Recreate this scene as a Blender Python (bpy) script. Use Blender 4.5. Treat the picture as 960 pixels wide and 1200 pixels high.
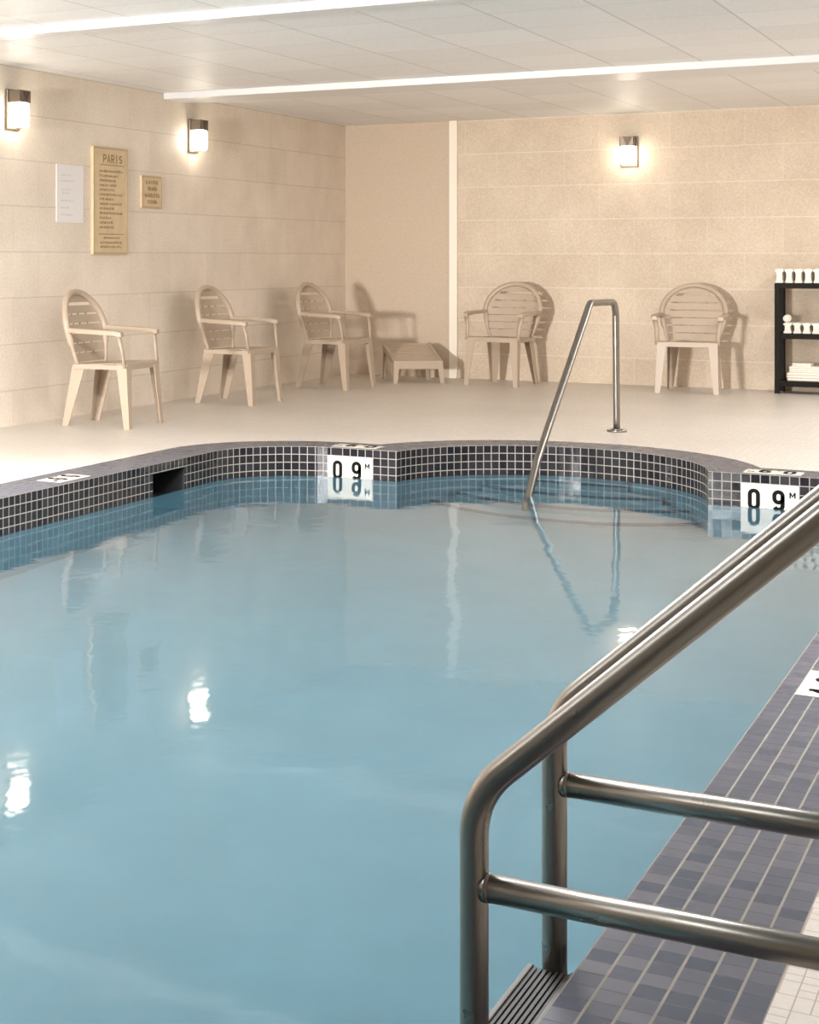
import bpy, bmesh, math, random
from mathutils import Vector, Matrix
random.seed(7)
PI = math.pi
S = bpy.context.scene
COL = S.collection
for o in list(bpy.data.objects):
    bpy.data.objects.remove(o)

# ---------------------------------------------------------------- camera
# level camera with lens shift: photo reads as shifted right/down off the optical axis
F_PX, CX, HOR, CAM_H, YAW = 1909.58, 150.0, 303.0, 1.12, math.radians(30.437)
cam = bpy.data.cameras.new('camera')
co = bpy.data.objects.new('camera', cam)
COL.objects.link(co)
co.location = (0, 0, CAM_H)
co.rotation_euler = (PI / 2, 0, YAW)
cam.sensor_fit = 'VERTICAL'
cam.sensor_height = 36.0
cam.sensor_width = 28.8
cam.lens = F_PX / 1200 * 36.0
cam.shift_x = (480 - CX) / 1200
cam.shift_y = -(600 - HOR) / 1200
cam.clip_start = 0.05
S.camera = co

# ---------------------------------------------------------------- world, lights, exposure
w = bpy.data.worlds.new('world')
S.world = w
w.use_nodes = True
w.node_tree.nodes['Background'].inputs[0].default_value = (0.75, 0.85, 1.0, 1)
w.node_tree.nodes['Background'].inputs[1].default_value = 0.6
S.view_settings.view_transform = 'Standard'
S.view_settings.look = 'None'
S.view_settings.gamma = 1.0
S.view_settings.use_curve_mapping = False
S.view_settings.exposure = 0.26
cy = S.cycles
cy.use_denoising = True
cy.max_bounces = 10
cy.diffuse_bounces = 5
cy.glossy_bounces = 5
cy.transmission_bounces = 8
cy.sample_clamp_indirect = 6.0
cy.blur_glossy = 0.5

def area(name, loc, rot, sx, sy, power, col=(1, 1, 1)):
    l = bpy.data.lights.new(name, 'AREA')
    l.shape = 'RECTANGLE'
    l.size, l.size_y, l.energy, l.color = sx, sy, power, col
    o = bpy.data.objects.new(name, l)
    COL.objects.link(o)
    o.location, o.rotation_euler = loc, rot
    return o

WARM = (0.975, 0.965, 1.0)
DAY = (1.0, 0.98, 0.96)
# daylight through the glazed door of the wall behind the camera (throws the chair shadows along the left wall)
dl = area('door_daylight', (-4.3, -2.05, 1.12), (PI / 2, 0, 0), 0.6, 0.6, 140, DAY)
dl.data.spread = math.radians(62)
# added out-of-view fill lights over near half and right side (panels built below)
FILL_PANELS = [(-3.9, 5.3, 170), (-2.3, 5.3, 135), (-4.9, 1.2, 16), (-2.6, 1.2, 16), (0.6, 7.0, 15), (-0.2, 9.8, 45), (-0.1, 12.4, 62)]
for x, y, p in FILL_PANELS:
    area('added_fill_light', (x, y, 2.375), (0, 0, 0), 1.16, 0.56, p, WARM)

# ---------------------------------------------------------------- helpers
def mesh_obj(name, bm, mats, parent=None, smooth=False, loc=None):
    me = bpy.data.meshes.new(name)
    bm.normal_update()
    bm.to_mesh(me)
    bm.free()
    if not isinstance(mats, (list, tuple)):
        mats = [mats]
    for m in mats:
        me.materials.append(m)
    if smooth:
        for p in me.polygons:
            p.use_smooth = True
    o = bpy.data.objects.new(name, me)
    COL.objects.link(o)
    if parent:
        o.parent = parent
    if loc:
        o.location = loc
    return o

def empty(name, loc, rz=0.0):
    o = bpy.data.objects.new(name, None)
    COL.objects.link(o)
    o.location = loc
    o.rotation_euler = (0, 0, rz)
    o.empty_display_size = 0.1
    return o

def tag(o, label, cat, group=None):
    o['label'] = label
    o['category'] = cat
    if group:
        o['group'] = group
    return o

def struct(o):
    o['kind'] = 'structure'
    return o

def bx(bm, x0, x1, y0, y1, z0, z1, bev=0.0, mi=0, M=None):
    vs = [bm.verts.new((x, y, z)) for z in (z0, z1) for y in (y0, y1) for x in (x0, x1)]
    fs = []
    for idx in ((0, 2, 3, 1), (4, 5, 7, 6), (0, 1, 5, 4), (2, 6, 7, 3), (0, 4, 6, 2), (1, 3, 7, 5)):
        f = bm.faces.new([vs[i] for i in idx])
        f.material_index = mi
        fs.append(f)
    geom_v = vs
    if bev > 0:
        es = list({e for f in fs for e in f.edges})
        r = bmesh.ops.bevel(bm, geom=es, offset=bev, segments=2, affect='EDGES', profile=0.5)
        geom_v = list({v for f in r['faces'] for v in f.verts} | {v for v in vs if v.is_valid})
        for f in r['faces']:
            f.material_index = mi
    if M is not None:
        bmesh.ops.transform(bm, matrix=M, verts=[v for v in geom_v if v.is_valid])
    return geom_v

def frame_dirs(pts):
    n = len(pts)
    T = []
    for i in range(n):
        a = pts[max(i - 1, 0)]
        b = pts[min(i + 1, n - 1)]
        T.append((b - a).normalized())
    up = Vector((0, 0, 1)) if abs(T[0].z) < 0.9 else Vector((1, 0, 0))
    N = [(up - T[0] * up.dot(T[0])).normalized()]
    for i in range(1, n):
        v = N[-1] - T[i] * N[-1].dot(T[i])
        N.append(v.normalized())
    return T, N

def tube(bm, pts, r, seg=16, cap=True, ry=None):
    """sweep an (elliptic) ring along pts; r may be a list"""
    pts = [Vector(p) for p in pts]
    T, N = frame_dirs(pts)
    rings = []
    for i, p in enumerate(pts):
        B = T[i].cross(N[i])
        ra = r[i] if isinstance(r, (list, tuple)) else r
        rb = ra if ry is None else ry
        rings.append([bm.verts.new(p + N[i] * math.cos(2 * PI * k / seg) * ra + B * math.sin(2 * PI * k / seg) * rb) for k in range(seg)])
    for a, b in zip(rings, rings[1:]):
        for k in range(seg):
            f = bm.faces.new((a[k], a[(k + 1) % seg], b[(k + 1) % seg], b[k]))
            f.smooth = True
    if cap:
        bm.faces.new(list(reversed(rings[0])))
        bm.faces.new(rings[-1])

def fillet(pts, rad, seg=10):
    """round the inner corners of a 3D polyline"""
    pts = [Vector(p) for p in pts]
    out = [pts[0]]
    for i in range(1, len(pts) - 1):
        a, b, c = pts[i - 1], pts[i], pts[i + 1]
        u, v = (a - b).normalized(), (c - b).normalized()
        R = rad[i - 1] if isinstance(rad, (list, tuple)) else rad
        if R <= 0:
            out.append(b)
            continue
        ang = u.angle(v)
        t = R / math.tan(ang / 2)
        cen = b + (u + v).normalized() * (R / math.sin(ang / 2))
        p0, p1 = b + u * t, b + v * t
        d0, d1 = p0 - cen, p1 - cen
        w0 = d0.angle(d1)
        for k in range(seg + 1):
            q = k / seg
            out.append(cen + (d0 * math.sin((1 - q) * w0) + d1 * math.sin(q * w0)) / math.sin(w0))
    out.append(pts[-1])
    return out

def resample(pts, step):
    out = [pts[0]]
    for a, b in zip(pts, pts[1:]):
        n = max(1, int((b - a).length / step))
        for k in range(1, n + 1):
            out.append(a.lerp(b, k / n))
    return out

def prism(bm, poly, axis_fn, d0, d1, mi=0):
    """extrude 2D polygon; axis_fn(u, v, d) -> xyz"""
    a = [bm.verts.new(axis_fn(u, v, d0)) for u, v in poly]
    b = [bm.verts.new(axis_fn(u, v, d1)) for u, v in poly]
    n = len(poly)
    fs = [bm.faces.new(list(reversed(a))), bm.faces.new(b)]
    for i in range(n):
        fs.append(bm.faces.new((a[i], a[(i + 1) % n], b[(i + 1) % n], b[i])))
    for f in fs:
        f.material_index = mi
    return fs

def fix_normals(bm):
    bmesh.ops.recalc_face_normals(bm, faces=bm.faces[:])

# ---------------------------------------------------------------- materials
def newmat(name):
    m = bpy.data.materials.new(name)
    m.use_nodes = True
    nt = m.node_tree
    return m, nt, nt.nodes['Principled BSDF']

class NB:
    def __init__(s, nt):
        s.nt = nt
    def n(s, t, **k):
        x = s.nt.nodes.new(t)
        for a, b in k.items():
            setattr(x, a, b)
        return x
    def l(s, a, b):
        s.nt.links.new(a, b)
    def math(s, op, a, b=None, c=None, clamp=False):
        x = s.n('ShaderNodeMath', operation=op)
        x.use_clamp = clamp
        for i, v in enumerate((a, b, c)):
            if v is None:
                continue
            if isinstance(v, (int, float)):
                x.inputs[i].default_value = v
            else:
                s.l(v, x.inputs[i])
        return x.outputs[0]
    def mix(s, f, a, b, mode='MIX'):
        x = s.n('ShaderNodeMix', data_type='RGBA', blend_type=mode)
        for i, v in ((0, f), (6, a), (7, b)):
            if isinstance(v, (int, float)):
                x.inputs[i].default_value = v
            elif isinstance(v, tuple):
                x.inputs[i].default_value = (*v, 1)
            else:
                s.l(v, x.inputs[i])
        return x.outputs[2]
    def noise(s, vec, scale, detail=3, rough=0.55):
        x = s.n('ShaderNodeTexNoise')
        x.inputs['Scale'].default_value = scale
        x.inputs['Detail'].default_value = detail
        x.inputs['Roughness'].default_value = rough
        if vec is not None:
            s.l(vec, x.inputs['Vector'])
        return x.outputs['Fac']
    def ramp(s, fac, stops):
        x = s.n('ShaderNodeValToRGB')
        e = x.color_ramp.elements
        while len(e) > 1:
            e.remove(e[-1])
        e[0].position, e[0].color = stops[0][0], (*stops[0][1], 1)
        for p, c in stops[1:]:
            k = e.new(p)
            k.color = (*c, 1)
        s.l(fac, x.inputs[0])
        return x.outputs[0]
    def bump(s, h, strength, dist, bsdf):
        x = s.n('ShaderNodeBump')
        x.inputs['Strength'].default_value = strength
        x.inputs['Distance'].default_value = dist
        s.l(h, x.inputs['Height'])
        s.l(x.outputs[0], bsdf.inputs['Normal'])

def plain(name, col, rough=0.5, metal=0.0, spec=0.5, noise=0.0, nscale=30):
    m, nt, b = newmat(name)
    b.inputs['Base Color'].default_value = (*col, 1)
    b.inputs['Roughness'].default_value = rough
    b.inputs['Metallic'].default_value = metal
    b.inputs['Specular IOR Level'].default_value = spec
    if noise:
        k = NB(nt)
        tc = k.n('ShaderNodeTexCoord')
        f = k.noise(tc.outputs['Object'], nscale)
        dark = tuple(c * (1 - noise) for c in col)
        lite = tuple(min(1, c * (1 + noise)) for c in col)
        k.l(k.ramp(f, [(0.3, dark), (0.7, lite)]), b.inputs['Base Color'])
    return m

T = 0.0476

def grid_tile(name, stops, grout, gu, gv, rough=0.22, vdark=1.0, bumpd=0.0012):
    """small square pool tile driven by the UV map (metres)"""
    m, nt, b = newmat(name)
    k = NB(nt)
    uv = k.n('ShaderNodeUVMap')
    uv.uv_map = 'UVMap'
    sp = k.n('ShaderNodeSeparateXYZ')
    k.l(uv.outputs[0], sp.inputs[0])
    masks, cells = [], []
    for ax, g in ((0, gu), (1, gv)):
        s = k.math('DIVIDE', sp.outputs[ax], T)
        cells.append(k.math('FLOOR', s))
        fr = k.math('FRACT', s)
        d = k.math('MINIMUM', fr, k.math('SUBTRACT', 1.0, fr))
        masks.append(k.math('LESS_THAN', d, g / T / 2))
    gm = k.math('MAXIMUM', masks[0], masks[1])
    cb = k.n('ShaderNodeCombineXYZ')
    k.l(cells[0], cb.inputs[0]); k.l(cells[1], cb.inputs[1])
    wn = k.n('ShaderNodeTexWhiteNoise', noise_dimensions='3D')
    k.l(cb.outputs[0], wn.inputs['Vector'])
    tc = k.n('ShaderNodeTexCoord')
    cloud = k.noise(tc.outputs['Object'], 45, 3)
    v = k.math('ADD', k.math('MULTIPLY', wn.outputs['Value'], 0.7), k.math('MULTIPLY', cloud, 0.3))
    col = k.ramp(v, stops)
    gcol = k.mix(masks[0], tuple(c * vdark for c in grout), grout)
    k.l(k.mix(gm, col, gcol), b.inputs['Base Color'])
    k.l(k.math('ADD', k.math('MULTIPLY', gm, 0.5), k.math('ADD', rough - 0.05, k.math('MULTIPLY', wn.outputs['Value'], 0.12))), b.inputs['Roughness'])
    h = k.math('ADD', k.math('SUBTRACT', 1.0, gm), k.math('MULTIPLY', wn.outputs['Value'], 0.25))
    k.bump(h, 0.35, bumpd, b)
    b.inputs['Specular IOR Level'].default_value = 0.35
    return m

M_copetile = grid_tile('slate_blue_tile', [(0.1, (0.045, 0.060, 0.092)), (0.5, (0.064, 0.074, 0.105)), (0.9, (0.098, 0.098, 0.122))], (0.27, 0.25, 0.21), 0.0045, 0.0024, 0.3, 0.35)
M_walltile = grid_tile('waterline_tile', [(0.1, (0.012, 0.011, 0.016)), (0.9, (0.03, 0.026, 0.03))], (0.34, 0.315, 0.265), 0.0048, 0.0048, 0.11)
M_plaster = plain('pool_plaster', (0.205, 0.36, 0.43), 0.8, noise=0.05, nscale=3)
M_stepband = plain('step_edge_tile', (0.06, 0.13, 0.19), 0.5)

def stone_wall(name, axis, c_lo, c_hi, joint, z0, phase, vis=0.55):
    m, nt, b = newmat(name)
    k = NB(nt)
    tc = k.n('ShaderNodeTexCoord')
    sp = k.n('ShaderNodeSeparateXYZ')
    k.l(tc.outputs['Object'], sp.inputs[0])
    zz = k.math('DIVIDE', k.math('SUBTRACT', sp.outputs[2], z0), 0.31)
    row = k.math('FLOOR', zz)
    odd = k.math('MULTIPLY', k.math('MODULO', k.math('ADD', row, 20), 2.0), 0.5)
    uu = k.math('ADD', k.math('DIVIDE', k.math('SUBTRACT', sp.outputs[axis], phase), 0.62), odd)
    def edge(v, wid):
        fr = k.math('FRACT', v)
        d = k.math('MINIMUM', fr, k.math('SUBTRACT', 1.0, fr))
        return k.math('LESS_THAN', d, wid)
    jm = k.math('MAXIMUM', edge(zz, 0.004 / 0.31), k.math('MULTIPLY', edge(uu, 0.003 / 0.62), 0.6))
    cb = k.n('ShaderNodeCombineXYZ')
    k.l(k.math('FLOOR', uu), cb.inputs[0]); k.l(row, cb.inputs[1])
    wn = k.n('ShaderNodeTexWhiteNoise', noise_dimensions='3D')
    k.l(cb.outputs[0], wn.inputs['Vector'])
    n1 = k.noise(tc.outputs['Object'], 3, 4)
    n2 = k.noise(tc.outputs['Object'], 55, 5, 0.8)
    n3 = k.noise(tc.outputs['Object'], 130, 2, 0.6)
    v = k.math('ADD', k.math('MULTIPLY', n1, 0.25), k.math('ADD', k.math('MULTIPLY', n2, 0.45), k.math('MULTIPLY', n3, 0.3)))
    v = k.math('ADD', v, k.math('MULTIPLY', k.math('SUBTRACT', wn.outputs['Value'], 0.5), 0.05))
    col = k.ramp(v, [(0.36, c_lo), (0.62, c_hi)])
    k.l(k.mix(k.math('MULTIPLY', jm, vis), col, joint), b.inputs['Base Color'])
    b.inputs['Roughness'].default_value = 0.55
    b.inputs['Specular IOR Level'].default_value = 0.35
    k.bump(k.math('SUBTRACT', v, k.math('MULTIPLY', jm, 0.3)), 0.25, 0.004, b)
    return m

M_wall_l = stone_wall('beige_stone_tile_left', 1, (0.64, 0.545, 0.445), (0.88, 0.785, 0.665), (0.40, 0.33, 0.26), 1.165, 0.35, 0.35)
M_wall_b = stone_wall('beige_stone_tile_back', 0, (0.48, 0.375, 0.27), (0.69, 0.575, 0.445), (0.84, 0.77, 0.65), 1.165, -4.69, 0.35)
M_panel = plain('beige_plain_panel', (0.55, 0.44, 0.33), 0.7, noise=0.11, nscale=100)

# ceiling board
m, nt, b = newmat('ceiling_board')
k = NB(nt)
tc = k.n('ShaderNodeTexCoord')
sp = k.n('ShaderNodeSeparateXYZ'); k.l(tc.outputs['Object'], sp.inputs[0])
def jedge(out, off, pitch, wid):
    fr = k.math('FRACT', k.math('DIVIDE', k.math('SUBTRACT', out, off), pitch))
    return k.math('LESS_THAN', k.math('MINIMUM', fr, k.math('SUBTRACT', 1.0, fr)), wid / pitch / 2)
jm = k.math('MAXIMUM', jedge(sp.outputs[0], -4.40, 0.56, 0.012), k.math('MULTIPLY', jedge(sp.outputs[1], 8.38, 0.62, 0.010), 0.7))
n2 = k.noise(tc.outputs['Object'], 60, 4, 0.7)
cell = k.n('ShaderNodeCombineXYZ')
k.l(k.math('FLOOR', k.math('DIVIDE', k.math('SUBTRACT', sp.outputs[0], -4.40), 0.56)), cell.inputs[0])
k.l(k.math('FLOOR', k.math('DIVIDE', k.math('SUBTRACT', sp.outputs[1], 8.38), 0.62)), cell.inputs[1])
wn = k.n('ShaderNodeTexWhiteNoise', noise_dimensions='3D'); k.l(cell.outputs[0], wn.inputs['Vector'])
base = k.ramp(k.math('ADD', k.math('MULTIPLY', n2, 0.8), k.math('MULTIPLY', wn.outputs['Value'], 0.2)), [(0.3, (0.74, 0.73, 0.71)), (0.7, (0.88, 0.875, 0.86))])
k.l(k.mix(k.math('MULTIPLY', jm, 0.38), base, (0.22, 0.20, 0.18)), b.inputs['Base Color'])
b.inputs['Roughness'].default_value = 0.5
k.bump(k.math('SUBTRACT', k.math('MULTIPLY', n2, 0.3), jm), 0.25, 0.004, b)
M_ceil = m
M_beam = plain('white_painted_beam', (0.70, 0.695, 0.68), 0.35)
M_trimw = plain('cream_painted_trim', (0.86, 0.78, 0.66), 0.4)

# deck: small cream mosaic of mixed squares
m, nt, b = newmat('cream_deck_mosaic')
k = NB(nt)
tc = k.n('ShaderNodeTexCoord')
sp = k.n('ShaderNodeSeparateXYZ'); k.l(tc.outputs['Object'], sp.inputs[0])
T2 = 0.054
sx, sy = k.math('DIVIDE', sp.outputs[0], T2), k.math('DIVIDE', sp.outputs[1], T2)
cb = k.n('ShaderNodeCombineXYZ')
k.l(k.math('FLOOR', sx), cb.inputs[0]); k.l(k.math('FLOOR', sy), cb.inputs[1])
wn = k.n('ShaderNodeTexWhiteNoise', noise_dimensions='3D'); k.l(cb.outputs[0], wn.inputs['Vector'])
rx = k.math('ADD', 1.0, k.math('GREATER_THAN', wn.outputs['Value'], 0.45))
spc = k.n('ShaderNodeSeparateColor'); k.l(wn.outputs['Color'], spc.inputs[0])
ry = k.math('ADD', 1.0, k.math('GREATER_THAN', spc.outputs[1], 0.4))
def sub(v, r):
    f = k.math('FRACT', k.math('MULTIPLY', k.math('FRACT', v), r))
    d = k.math('DIVIDE', k.math('MINIMUM', f, k.math('SUBTRACT', 1.0, f)), r)
    return k.math('LESS_THAN', d, 0.0011 / T2)
gm = k.math('MAXIMUM', sub(sx, rx), sub(sy, ry))
n1 = k.noise(tc.outputs['Object'], 0.7, 3)
n2 = k.noise(tc.outputs['Object'], 55, 4, 0.7)
col = k.ramp(k.math('ADD', k.math('MULTIPLY', n1, 0.5), k.math('MULTIPLY', n2, 0.5)), [(0.35, (0.60, 0.55, 0.48)), (0.65, (0.71, 0.66, 0.595))])
k.l(k.mix(k.math('MULTIPLY', gm, 0.75), col, (0.30, 0.23, 0.17)), b.inputs['Base Color'])
b.inputs['Roughness'].default_value = 0.38
k.bump(k.math('SUBTRACT', k.math('MULTIPLY', n2, 0.5), gm), 0.2, 0.002, b)
M_deck = m

# water
m, nt, b = newmat('pool_water')
k = NB(nt)
b.inputs['Base Color'].default_value = (0.80, 0.96, 0.98, 1)
b.inputs['Roughness'].default_value = 0.05
b.inputs['IOR'].default_value = 1.333
b.inputs['Transmission Weight'].default_value = 1.0
tc = k.n('ShaderNodeTexCoord')
mp = k.n('ShaderNodeMapping'); k.l(tc.outputs['Object'], mp.inputs[0])
mp.inputs['Scale'].default_value = (1.0, 0.8, 1)
w1 = k.noise(mp.outputs[0], 2.2, 2, 0.4)
w2 = k.noise(mp.outputs[0], 9.0, 2, 0.5)
k.bump(k.math('ADD', k.math('MULTIPLY', w1, 1.0), k.math('MULTIPLY', w2, 0.16)), 0.22, 0.022, b)
M_water = m

M_steel = plain('brushed_stainless_steel', (0.27, 0.255, 0.23), 0.3, 1.0)
k = NB(M_steel.node_tree); bb = M_steel.node_tree.nodes['Principled BSDF']
tc = k.n('ShaderNodeTexCoord')
k.l(k.math('ADD', 0.22, k.math('MULTIPLY', k.noise(tc.outputs['Object'], 22, 4), 0.16)), bb.inputs['Roughness'])
M_chair = plain('sand_resin', (0.44, 0.345, 0.255), 0.42)
M_black = plain('black_metal', (0.010, 0.008, 0.006), 0.6, spec=0.15)
M_towel = plain('white_towel', (0.85, 0.80, 0.70), 0.95, noise=0.05, nscale=120)
M_sign = plain('cream_sign_tile', (0.68, 0.645, 0.56), 0.35)
M_ink = plain('black_lettering', (0.008, 0.007, 0.006), 0.7, spec=0.1)
M_brass = plain('brass_plaque', (0.64, 0.50, 0.31), 0.4, 0.1, noise=0.07, nscale=14)
M_brassink = plain('engraved_brown_lettering', (0.30, 0.19, 0.10), 0.6)
M_brassedge = plain('dark_brass_rim', (0.46, 0.35, 0.20), 0.4, 0.1)
M_paper = plain('white_paper_notice', (0.80, 0.77, 0.76), 0.5)
M_paperink = plain('faint_grey_print', (0.62, 0.59, 0.56), 0.7)
M_plate = plain('bronze_backplate', (0.20, 0.16, 0.12), 0.35, 0.7)
M_hood = plain('dark_bronze_hood', (0.10, 0.075, 0.05), 0.4, 0.6)
M_rubber = plain('black_ribbed_tread', (0.055, 0.055, 0.052), 0.6)
M_alu = plain('grey_tread_frame', (0.13, 0.125, 0.115), 0.55, 0.6)
M_dark = plain('skimmer_inside', (0.03, 0.028, 0.03), 0.6)
m, nt, b = newmat('lit_frosted_glass')
b.inputs['Base Color'].default_value = (1, 0.95, 0.85, 1)
b.inputs['Emission Color'].default_value = (1.0, 0.92, 0.78, 1)
b.inputs['Emission Strength'].default_value = 17.0
M_glow = m
m, nt, b = newmat('lit_fill_panel_lens')  # glow of the added ceiling fill panels
b.inputs['Emission Color'].default_value = (1.0, 0.95, 0.87, 1)
b.inputs['Emission Strength'].default_value = 3.0
M_lens = m
M_glassdoor = plain('pale_window_glass', (0.7, 0.75, 0.8), 0.1)

# ---------------------------------------------------------------- the room
XL, XR, YF, YB, ZC = -6.2, 3.0, -2.3, 14.74, 2.41
POOL_Z = -0.172
XP0, XP1, YP0, YP1 = -4.37, -0.692, -1.2, 8.95
CA, RA = Vector((-2.58, 8.80)), 0.88
CF, RF = Vector((-3.82, 8.40)), 0.55
CW = 6 * T   # coping width

def arc(c, r, a0, a1, n):
    return [Vector((c.x + r * math.cos(a0 + (a1 - a0) * i / n), c.y + r * math.sin(a0 + (a1 - a0) * i / n))) for i in range(n + 1)]

def outline(off):
    """pool outline (counter-clockwise) offset outwards"""
    y1, ra, rf = YP1 + off, RA + off, RF + off
    a = math.asin((y1 - CA.y) / ra)
    p = [Vector((XP1 + off, YP0 - off)), Vector((XP1 + off, y1))]
    p += arc(CA, ra, a, PI - a, 40)
    p += arc(CF, rf, PI / 2, PI, 14)
    p += [Vector((XP0 - off, YP0 - off))]
    return p

inner, outer = outline(0), outline(CW)

# floor (deck) with the pool hole
bm = bmesh.new()
def loop_edges(pts, z):
    vs = [bm.verts.new((p[0], p[1], z)) for p in pts]
    return [bm.edges.new((vs[i], vs[(i + 1) % len(vs)])) for i in range(len(vs))]
es = loop_edges([(XL, YF), (XR, YF), (XR, YB), (XL, YB)], 0) + loop_edges(outer, 0)
bmesh.ops.triangle_fill(bm, use_beauty=True, use_dissolve=False, edges=es)
for f in list(bm.faces):
    c = f.calc_center_median()
    # drop triangles that fell inside the pool
    n, inside = len(outer), False
    for i in range(n):
        p, q = outer[i], outer[(i + 1) % n]
        if (p.y > c.y) != (q.y > c.y) and c.x < (q.x - p.x) * (c.y - p.y) / (q.y - p.y) + p.x:
            inside = not inside
    if inside:
        bm.faces.remove(f)
for f in bm.faces:
    if f.normal.z < 0 or f.calc_center_median().z > 1:
        pass
bm.normal_update()
bmesh.ops.reverse_faces(bm, faces=[f for f in bm.faces if f.normal.z < 0])
r = bmesh.ops.extrude_face_region(bm, geom=bm.faces[:])
bmesh.ops.translate(bm, vec=(0, 0, -0.10), verts=[v for v in r['geom'] if isinstance(v, bmesh.types.BMVert)])
fix_normals(bm)
struct(mesh_obj('floor', bm, M_deck))

def wallbox(name, x0, x1, y0, y1, z0, z1, mat):
    bm = bmesh.new()
    bx(bm, x0, x1, y0, y1, z0, z1)
    fix_normals(bm)
    return struct(mesh_obj(name, bm, mat))
wallbox('wall_left', XL - 0.12, XL, YF - 0.12, YB, 0, ZC, M_wall_l)
wallbox('wall_back', XL - 0.12, XR + 0.12, YB, YB + 0.12, 0, ZC, M_wall_b)
wallbox('trim_1', -5.145, -5.07, YB - 0.035, YB + 0.01, 0, ZC, M_trimw)
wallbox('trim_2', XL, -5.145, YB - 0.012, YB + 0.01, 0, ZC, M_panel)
wallbox('wall_right', XR, XR + 0.12, YF - 0.12, YB, 0, ZC, M_wall_l)
# wall behind the camera with a glazed door opening at x -4.1..-3.1
bm = bmesh.new()
bx(bm, XL, -4.9, YF - 0.12, YF, 0, ZC)
bx(bm, -3.8, XR, YF - 0.12, YF, 0, ZC)
bx(bm, -4.9, -3.8, YF - 0.12, YF, 2.05, ZC)
fix_normals(bm)
struct(mesh_obj('wall_front', bm, M_wall_b))
bm = bmesh.new()
for a in ((-4.9, -4.82, 0, 2.05), (-3.88, -3.8, 0, 2.05), (-4.82, -3.88, 1.95, 2.05), (-4.82, -3.88, 0, 0.25)):
    bx(bm, a[0], a[1], YF - 0.09, YF - 0.04, a[2], a[3])
fix_normals(bm)
struct(mesh_obj('door_1', bm, M_trimw))

bm = bmesh.new()
bx(bm, XL - 0.12, XR + 0.12, YF - 0.12, YB + 0.12, ZC, ZC + 0.1)
fix_normals(bm)
struct(mesh_obj('ceiling', bm, M_ceil))
def beam(name, y0, y1, z0):
    bm = bmesh.new()
    bx(bm, XL, XR, y0, y1, z0, ZC + 0.005, 0.004)
    fix_normals(bm)
    return struct(mesh_obj(name, bm, M_beam))
beam('trim_3', 11.10, 11.55, 2.362)
beam('trim_4', 7.52, 7.66, 2.365)
beam('trim_5', 3.0, 3.14, 2.365)

# coping ring of 6 tiles, uv in metres
bm = bmesh.new()
uvl = bm.loops.layers.uv.new('UVMap')
def quad(pts, uvs, z=0.0):
    vs = [bm.verts.new((p[0], p[1], z)) for p in pts]
    f = bm.faces.new(vs)
    for l_, q in zip(f.loops, uvs):
        l_[uvl].uv = q
def planar(i0, i1, o1, o0, axis):
    """axis 0: runs along x, 1: runs along y; v across = distance to the inner line"""
    pts = [i0, o0, o1, i1]
    if axis == 1:
        uvs = [(abs(p[0] - i0[0]), p[1]) for p in pts]
    else:
        uvs = [(abs(p[1] - i0[1]), p[0]) for p in pts]
    quad(pts, uvs)
aI = math.asin((YP1 - CA.y) / RA)
aO = math.asin((YP1 + CW - CA.y) / (RA + CW))
xiR, xoR = CA.x + RA * math.cos(aI), CA.x + (RA + CW) * math.cos(aO)
xiL, xoL = CA.x - RA * math.cos(aI), CA.x - (RA + CW) * math.cos(aO)
planar((XP1, YP0), (XP1, YP1), (XP1 + CW, YP1 + CW), (XP1 + CW, YP0 - CW), 1)
planar((XP1, YP1), (xiR, YP1), (xoR, YP1 + CW), (XP1 + CW, YP1 + CW), 0)
NA = 40
for i in range(NA):
    q = []
    for j, (rr, a_) in ((i, (RA, aI)), (i + 1, (RA, aI)), (i + 1, (RA + CW, aO)), (i, (RA + CW, aO))):
        t = a_ + (PI - 2 * a_) * j / NA
        q.append((rr, t))
    pts = [(CA.x + r_ * math.cos(t), CA.y + r_ * math.sin(t)) for r_, t in q]
    uvs = [(r_ - RA, t * 0.97) for r_, t in q]
    quad([pts[0], pts[3], pts[2], pts[1]], [uvs[0], uvs[3], uvs[2], uvs[1]])
planar((xiL, YP1), (CF.x, YP1), (CF.x, YP1 + CW), (xoL, YP1 + CW), 0)
for i in range(14):
    t0, t1 = PI / 2 + PI / 2 * i / 14, PI / 2 + PI / 2 * (i + 1) / 14
    q = [(RF, t0), (RF + CW, t0), (RF + CW, t1), (RF, t1)]
    quad([(CF.x + r_ * math.cos(t), CF.y + r_ * math.sin(t)) for r_, t in q], [(r_ - RF, t * 0.62) for r_, t in q])
planar((XP0, CF.y), (XP0, YP0), (XP0 - CW, YP0 - CW), (XP0 - CW, CF.y), 1)
planar((XP0, YP0), (XP1, YP0), (XP1 + CW, YP0 - CW), (XP0 - CW, YP0 - CW), 0)
bmesh.ops.remove_doubles(bm, verts=bm.verts[:], dist=0.0005)
bm.normal_update()
bmesh.ops.reverse_faces(bm, faces=[f for f in bm.faces if f.normal.z < 0])
struct(mesh_obj('trim_6', bm, M_copetile))

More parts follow.
